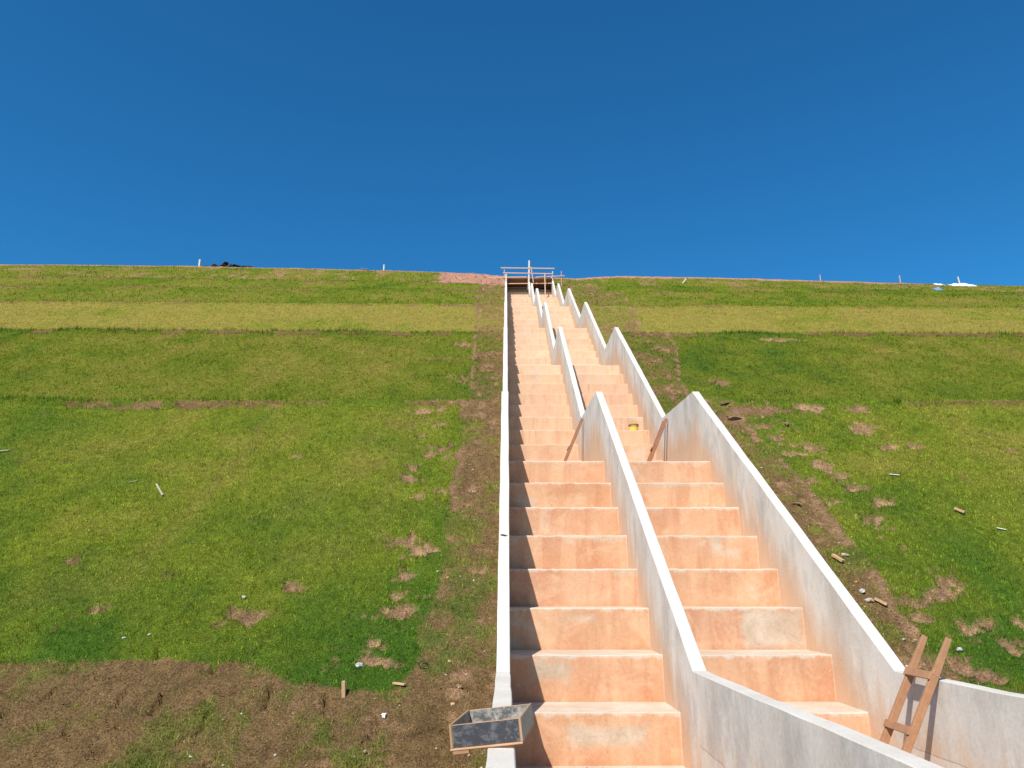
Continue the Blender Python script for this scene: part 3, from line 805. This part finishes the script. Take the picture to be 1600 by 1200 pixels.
lathe('rim', [(.159, .255), (.166, .26), (.167, .31), (.158, .315), (.1535, .312), (.1535, .29)], M_LID, bk, (0, 0, 0))
bm = bmesh.new()
prev = None
pts = [Vector((.168 * math.cos(a), -.168 * abs(math.sin(a)) * .9 , .285 - .08 * math.sin(a))) for a in np.linspace(0, math.pi, 13)]
for a, b_ in zip(pts[:-1], pts[1:]): bm_beam(bm, a, b_, .007, .007, (0, .3, 1), 0)
bm_obj('handle', bm, M_WIRE, bk)

# ------------------------------------------------------------------ scaffold at the top of the steps
sc = empty('scaffold', (2.27, 67.6, 28.2))
tag(sc, 'timber scaffold platform with guard rails at the top of the steps', 'scaffold')
def sb(name, p, q, w, h, mat, up=(0, 0, 1)):
    o_ = Vector(sc.location)
    return beam(name, Vector(p) - o_, Vector(q) - o_, w, h, mat, sc, up, .006)
DY = 67.7; DZ = 29.58
# platform
sb('deck_board', (-.25, DY + .12, DZ), (4.75, DY + .12, DZ), .24, .05, M_PINK)
for k in range(1, 6):
    sb('deck_board', (-.15, DY + .12 + .27 * k, DZ + .004 * (k % 3)), (4.55, DY + .12 + .27 * k, DZ + .003 * (k % 2)), .25, .04, M_DECKW)
for x in (.35, 2.0, 2.5, 4.2):
    sb('joist', (x, DY + .1, DZ - .09), (x, DY + 1.6, DZ - .09), .07, .12, M_DECKW)
sb('plank', (-.0, DY + 1.9, 29.24), (2.1, DY + 1.9, 29.24), .5, .05, M_PINK)
sb('ledger', (-.02, DY + .30, DZ - .50), (4.6, DY + .30, DZ - .44), .05, .10, M_PINK)
# front plank and the long rail reaching past both walls
sb('rail', (-1.85, DY - .06, DZ - .02), (2.0, DY - .06, DZ + .06), .05, .12, M_PINK)
sb('rail', (2.9, DY - .10, DZ + .03), (5.75, DY - .02, DZ + .22), .05, .09, M_PINK)
sb('rail', (-.55, DY - .04, DZ + 1.03), (4.75, DY - .04, DZ + .98), .05, .11, M_PINK)
sb('rail', (-.32, DY - .04, DZ + .50), (4.62, DY - .04, DZ + .42), .05, .10, M_PINK)
sb('post', (-.02, DY - .02, DZ - .6), (-.02, DY - .02, DZ + .38), .15, .14, M_WHITEPOST, (0, 1, 0))
sb('post', (-.20, DY + .04, DZ - 1.6), (-.20, DY + .04, DZ + 1.12), .07, .08, M_PINK, (0, 1, 0))
sb('post', (2.18, DY + .02, DZ - 1.25), (2.26, DY + .04, DZ + 1.85), .15, .12, M_WHITEPOST, (0, 1, 0))
sb('post', (2.66, DY - .16, DZ - .55), (2.42, DY - .16, DZ + 1.1), .09, .08, M_PINK, (0, 1, 0))
sb('post', (4.56, DY + .04, DZ - .42), (4.56, DY + .04, DZ + .72), .08, .08, M_WHITEPOST, (0, 1, 0))
sb('post', (3.74, DY - 1.25, DZ - 2.95), (3.78, DY - .16, DZ + .40), .09, .09, M_PINK, (0, 1, 0))
sb('post', (5.42, DY + .08, DZ - 1.6), (5.42, DY + .08, DZ + .78), .06, .06, M_PINK, (0, 1, 0))
sb('brace', (4.05, DY - 1.25, 27.2), (3.80, DY - 1.16, 26.72), .11, .07, M_DECKW, (0, 1, 0))

# ------------------------------------------------------------------ small things on the ground
def gz(x, y): return float(ground_h(np.array([x]), np.array([y]))[0])
def lump_mesh(name, r, seed, squash=.6, sub=2, rough=.35):
    bm = bmesh.new()
    bmesh.ops.create_icosphere(bm, subdivisions=sub, radius=1)
    for v in bm.verts:
        n = v.co.normalized()
        k = 1 + rough * mnoise.noise(n * 1.4 + Vector((seed * 3.1, seed, 0))) + rough * .5 * mnoise.noise(n * 3.5 + Vector((seed, 0, 7)))
        v.co = Vector((n.x * r[0] * k, n.y * r[1] * k, n.z * r[2] * k))
    me = bpy.data.meshes.new(name)
    bm.to_mesh(me); bm.free()
    return me
def lump(name, x, y, r, seed, mat, label, cat, group=None, sink=.35, sub=2, rough=.35, z=None, me=None):
    me = me or lump_mesh(name, r, seed, sub=sub, rough=rough)
    if not me.materials: me.materials.append(mat)
    o = bpy.data.objects.new(name, me); COL.objects.link(o)
    o.location = (x, y, (gz(x, y) if z is None else z) + r[2] * (1 - 2 * sink) )
    o.rotation_euler = (random.uniform(-.3, .3), random.uniform(-.3, .3), random.uniform(0, 6.28))
    return tag(o, label, cat, group)

# stakes and offcuts
def stick(name, p, q, w, h, mat, label, cat, up=(0, 0, 1), group=None):
    root = beam(name, (0, 0, 0), Vector(q) - Vector(p), w, h, mat, None, up, .003)
    root.location = p
    return tag(root, label, cat, group)
z = gz(-1.86, 9.25)
stick('stake', (-1.86, 9.25, z - .08), (-1.87, 9.22, z + .165), .042, .03, M_WOODP, 'short wooden stake upright at the grass edge in the left foreground', 'stake', (0, 1, 0))
z = gz(-1.24, 9.36)
stick('wood_offcut', (-1.32, 9.40, z + .03), (-1.17, 9.31, z + .025), .04, .025, M_WOODP, 'short pale wood offcut lying flat on soil right of the upright stake', 'wood')
def lay(x0, y0, x1, y1, w, h, mat, name, label, cat):
    return stick(name, (x0, y0, gz(x0, y0) + h * .9 + .02), (x1, y1, gz(x1, y1) + h * .9 + .02), w, h, mat, label, cat)
lay(-6.34, 13.55, -6.05, 13.22, .028, .018, M_WOODG, 'wood_stick', 'pale wooden stick lying on the left lawn', 'stick')
lay(-6.86, 13.60, -6.75, 13.66, .025, .012, M_WOODG, 'wood_chip', 'tiny grey chip on the left lawn beside the pale stick', 'stick')
lay(-10.1, 14.70, -9.92, 14.75, .03, .02, M_WOODG, 'wood_chip', 'grey wood chip at the far left edge of the lawn', 'stick')
lay(4.99, 11.60, 5.07, 11.44, .06, .04, M_BRICKBIT, 'brick_fragment', 'orange brick fragment beside the right wall', 'brick')
lay(5.10, 10.66, 5.22, 10.58, .07, .035, M_BRICKBIT, 'brick_fragment', 'orange shard near the pale stones below the right lawn', 'brick')
lay(7.25, 13.97, 7.42, 13.92, .04, .012, M_PAPER, 'paper_scrap', 'white scrap lying in the middle of the right lawn', 'litter')
lay(7.68, 12.78, 7.77, 12.66, .05, .04, M_BRICKBIT, 'brick_fragment', 'orange brick fragment on the open right lawn', 'brick')
lay(8.0, 12.25, 8.12, 12.20, .035, .012, M_PAPER, 'paper_scrap', 'small white scrap near the right edge of the right lawn', 'litter')
lay(5.08, 17.08, 5.30, 17.14, .05, .05, M_DECKW, 'wood_offcut', 'dark wood offcut beside the first right wall peak', 'wood')
lump('stone', -1.77, 9.62, (.055, .04, .032), 3, M_WSTONE, 'white stone lump in the grass behind the wooden stake', 'stone', sink=.2)
lump('paper_scrap', -1.35, 8.98, (.03, .024, .03), 9, M_PAPER, 'crumpled white scrap on the brown sod left of the mortar box', 'litter', sink=.1, rough=.7)
lump('stone', -4.86, 10.04, (.028, .018, .014), 4, M_WSTONE, 'flat white chip on the lower left lawn, left one of two', 'stone', sink=.0)
lump('stone', -4.55, 10.06, (.028, .018, .014), 5, M_WSTONE, 'flat white chip on the lower left lawn, right one of two', 'stone', sink=.0)
lump('stone', -3.62, 10.75, (.035, .025, .022), 6, M_WSTONE, 'white chip left of the bare hollow in the left lawn', 'stone', sink=.0)
lump('stone', 5.20, 11.66, (.055, .045, .03), 7, M_STONE, 'pale stone on the soil strip above the brick fragment', 'stone', sink=.1)
lump('stone', 5.02, 10.66, (.06, .04, .03), 8, M_STONE, 'cream stone against the right wall, largest of the rubble', 'stone', sink=.1)
lump('stone', 5.03, 10.86, (.05, .035, .035), 12, M_WSTONE, 'grey white stone just uphill of the cream stone', 'stone', sink=.1)
lump('stone', 5.0, 9.3, (.05, .035, .035), 13, M_WSTONE, 'white stone showing between the leaning trestle legs', 'stone', sink=.05)
lump('stone', 5.68, 9.81, (.035, .03, .028), 14, M_WSTONE, 'small white stone in the grass above the trestle', 'stone', sink=.1)
lump('sod_clod', 5.22, 16.5, (.2, .08, .05), 21, M_CLODB, 'brown clod of turf beside the right wall below its first peak', 'clod', sink=.2, rough=.6)
lump('sod_clod', 6.2, 16.05, (.17, .06, .03), 22, M_CLODB, 'brown turned clod at the top of the right lawn', 'clod', sink=.25, rough=.6)
lump('sod_clod', -.55, 9.40, (.11, .035, .025), 24, M_CLODB, 'brown clod beside the left wall below the first bend of its top', 'clod', sink=.3, rough=.6)
lump('sod_clod', 5.05, 13.0, (.11, .05, .03), 25, M_CLODB, 'brown clod on the right soil strip half way up the first slope', 'clod', sink=.3, rough=.6)
# dark scrap on the left wall top
lump('dirt_crumb', -.03, 11.69, (.035, .05, .010), 31, M_CLODB, 'brown dirt crumb on top of the left wall', 'dirt', sink=.1, rough=.9, z=wall_top(11.69))
# wire loop on the soil
bm = bmesh.new()
ring = [Vector((.05 * math.cos(a), .05 * math.sin(a) * .7, .035 + .03 * math.sin(a))) for a in np.linspace(0, 5.6, 18)]
for a, b_ in zip(ring[:-1], ring[1:]): bm_beam(bm, a, b_, .01, .01, (.1, .2, 1), 0)
o = bm_obj('wire_loop', bm, M_WIRE, None, False, (-1.0, 9.62, gz(-1.0, 9.62) + .01))
tag(o, 'dark bent wire loop on the soil at the foot of the left strip', 'wire')

# pebbles: one mesh each, shared shapes
PB = [lump_mesh('pebble', (.020 + .006 * k, .015 + .004 * k, .013 + .003 * k), 50 + k, sub=1) for k in range(4)]
for k, me in enumerate(PB): me.materials.append((M_STONE, M_WSTONE, M_STONE, M_BRICKBIT)[k])
def pebbles(n, fx, y0, y1, label, group, seed):
    r = random.Random(seed)
    for i in range(n):
        y = y0 + (y1 - y0) * r.random() ** 1.2; x = fx(y, r)
        k = r.choice((0, 0, 0, 1, 1, 2, 3))
        o = bpy.data.objects.new('pebble', PB[k]); COL.objects.link(o)
        sc_ = r.uniform(.4, .95)
        o.scale = (sc_, sc_, sc_)
        o.location = (x, y, gz(x, y) + .012 * sc_)
        o.rotation_euler = (r.uniform(-.4, .4), r.uniform(-.4, .4), r.uniform(0, 6.28))
        tag(o, label, 'pebble', group)
pebbles(46, lambda y, r: r.uniform(-1.0, -.16), 8.2, 14.5, 'small pale pebble on the soil strip beside the left wall', 'pebbles beside the left wall', 3)
pebbles(16, lambda y, r: r.uniform(-3.6, -.2), 8.3, 9.25, 'small pale pebble on the brown sod in the left foreground', 'pebbles on the brown sod', 4)
pebbles(52, lambda y, r: 4.70 + abs(r.gauss(0, .38)), 9.4, 15.5, 'small pale pebble on the soil strip beside the right wall', 'pebbles beside the right wall', 5)
# crumbs of mortar on the channel floor and treads
r = random.Random(8)
for i in range(34):
    x = r.uniform(.9, 2.12); y = 9.05 + r.random() * .85
    o = bpy.data.objects.new('mortar_crumb', PB[r.choice((0, 1))]); COL.objects.link(o)
    k = r.uniform(.35, .8); o.scale = (k, k, k); o.location = (x, y, -2.055 + .006 * k)
    o.rotation_euler = (0, 0, r.uniform(0, 6))
    tag(o, 'mortar crumb on the lowest tread of the left channel in view', 'rubble', 'mortar crumbs on the lowest tread')

# ------------------------------------------------------------------ along the crest
def crest(px_x, Y=71.2): return px_x, Y, gz(px_x, Y)
def cstake(X, h, w, mat, label, tilt=0, Y=71.3):
    z = gz(X, Y)
    return stick('stake', (X, Y, z - .15), (X + tilt, Y, z + h), w, w, mat, label, 'stake', (0, 1, 0))
cstake(-31.8, .85, .16, M_WHITEPOST, 'white stake on the crest beside the dark clod heap')
cstake(-12.7, .75, .13, M_WHITEPOST, 'white stake on the left crest between the clods and the scaffold')
cstake(32.6, .80, .07, M_PINK, 'thin pink stake on the right crest, nearest the scaffold')
cstake(40.9, .98, .08, M_PINK, 'thin pink stake on the right crest between two others')
cstake(47.1, 1.0, .10, M_WHITEPOST, 'leaning stake behind the white plastic heap on the crest', -.12)
z = gz(-15.0, 71.2)
stick('wood_stick', (-15.1, 71.2, z + .25), (-14.3, 71.15, z + .08), .09, .07, M_DECKW, 'dark stick lying on the left crest beside a white stake', 'stick')
z = gz(17.7, 68.5)
stick('wood_stick', (17.5, 68.5, z + .03), (17.95, 68.7, z + .62), .10, .07, M_WHITEPOST, 'pale stick leaning on the upper right slope', 'stick', (0, 1, 0))
for i, (x, rx_, rz_, up_) in enumerate([(-33.9, .5, .16, 0), (-32.6, .4, .22, .1), (-31.9, .45, .17, .0), (-31.2, .5, .22, .1), (-30.9, .45, .16, .42), (-30.2, .4, .2, .06), (-29.6, .5, .22, .12), (-28.9, .5, .15, .05), (-27.7, .42, .2, .05), (-26.9, .42, .18, .05)]):
    x = -31.2 + (x + 33.9) * .66
    zc = gz(x, 71.5)
    lump('sod_clod', x, 71.5, (rx_ * .7, .4, rz_ * .9), 60 + i, M_CLOD, 'dark clod in the heap on the left crest skyline', 'clod', 'dark clods heaped on the left crest', sink=.15, rough=.6, z=zc + up_)
# white plastic heap
def sheet(name, x, y, sx, sy, sz, seed, mat, label, cat):
    n = 22; V = []; F = []
    for j in range(n):
        for i in range(n):
            u, v = i / (n - 1) * 2 - 1, j / (n - 1) * 2 - 1
            e = max(0, 1 - (u * u + v * v) * .8)
            hgt = sz * e * (.25 + 1.3 * max(0, mnoise.noise(Vector((u * 2 + seed, v * 2, 0))) + .35)) + .05 * mnoise.noise(Vector((u * 7, v * 7, seed)))
            X = x + u * sx * (1 + .2 * mnoise.noise(Vector((v * 3, seed, 0)))); Yy = y + v * sy
            V.append((X - x, Yy - y, gz(X, Yy) - gz(x, y) + max(.02, hgt)))
    for j in range(n - 1):
        for i in range(n - 1): F.append((j * n + i, j * n + i + 1, (j + 1) * n + i + 1, (j + 1) * n + i))
    o = mesh_obj(name, V, F, mat, None, True, (x, y, gz(x, y)))
    md = o.modifiers.new('thick', 'SOLIDIFY'); md.thickness = .012
    return tag(o, label, cat)
sheet('plastic_sheet', 46.9, 70.9, 1.35, .6, .15, 3, M_PAPER, 'crumpled white plastic heap on the right crest', 'sheet')
sheet('plastic_sheet', 44.6, 70.9, .5, .4, .05, 8, M_PAPER, 'small white plastic piece left of the larger heap on the crest', 'sheet')
sheet('tarp_scrap', 43.1, 68.7, .4, .35, .2, 5, M_BLUE, 'faded blue scrap just below the right crest', 'sheet')

# ------------------------------------------------------------------ sky, sun, camera
EL = math.atan2(2.23, math.hypot(1, 1.9)); AZ = math.atan2(-1, -1.9)
w = bpy.data.worlds.new('World'); SC.world = w; w.use_nodes = True
nt = w.node_tree; bg = nt.nodes['Background']
sky = nt.nodes.new('ShaderNodeTexSky'); sky.sky_type = 'NISHITA'; sky.sun_disc = False
sky.sun_elevation = EL; sky.sun_rotation = AZ % (2 * math.pi)
sky.altitude = 600; sky.air_density = 1.0; sky.dust_density = .3; sky.ozone_density = 2.5
hs = nt.nodes.new('ShaderNodeHueSaturation'); hs.inputs['Saturation'].default_value = 1.15
nt.links.new(sky.outputs[0], hs.inputs['Color'])
grade = nt.nodes.new('ShaderNodeMix'); grade.data_type = 'RGBA'; grade.blend_type = 'MULTIPLY'; grade.inputs[0].default_value = 1
grade.inputs[7].default_value = (.35, 1.21, 1.52, 1)
nt.links.new(hs.outputs[0], grade.inputs[6]); nt.links.new(grade.outputs[2], bg.inputs[0]); bg.inputs[1].default_value = .075
sd = bpy.data.lights.new('sun', 'SUN'); sd.energy = 5.0; sd.angle = math.radians(.5); sd.color = (1, .965, .905)
so = bpy.data.objects.new('sun', sd); COL.objects.link(so)
so.rotation_euler = Vector((1, 1.9, -2.23)).to_track_quat('-Z', 'Y').to_euler()
so.location = (-30, -60, 70)

f, W_ = 1163.0, 1600.0
pitch = math.atan2(322, f); yaw = math.atan2(10, math.hypot(f, 322))
Fw = Vector((math.sin(yaw) * math.cos(pitch), math.cos(yaw) * math.cos(pitch), math.sin(pitch)))
R = Vector((math.cos(yaw), -math.sin(yaw), 0)); U = R.cross(Fw)
cd = bpy.data.cameras.new('camera'); cam = bpy.data.objects.new('camera', cd); COL.objects.link(cam)
cd.sensor_width = 36; cd.lens = 36 * f / W_; cd.clip_start = .05; cd.clip_end = 3000
cam.matrix_world = Matrix((( R.x, U.x, -Fw.x, 0), (R.y, U.y, -Fw.y, 0), (R.z, U.z, -Fw.z, 0), (0, 0, 0, 1)))
SC.camera = cam
SC.view_settings.view_transform = 'Standard'
SC.view_settings.look = 'None'
SC.view_settings.exposure = .35
SC.view_settings.gamma = 1
SC.cycles.diffuse_bounces = 3
SC.render.resolution_x = 1024; SC.render.resolution_y = 768
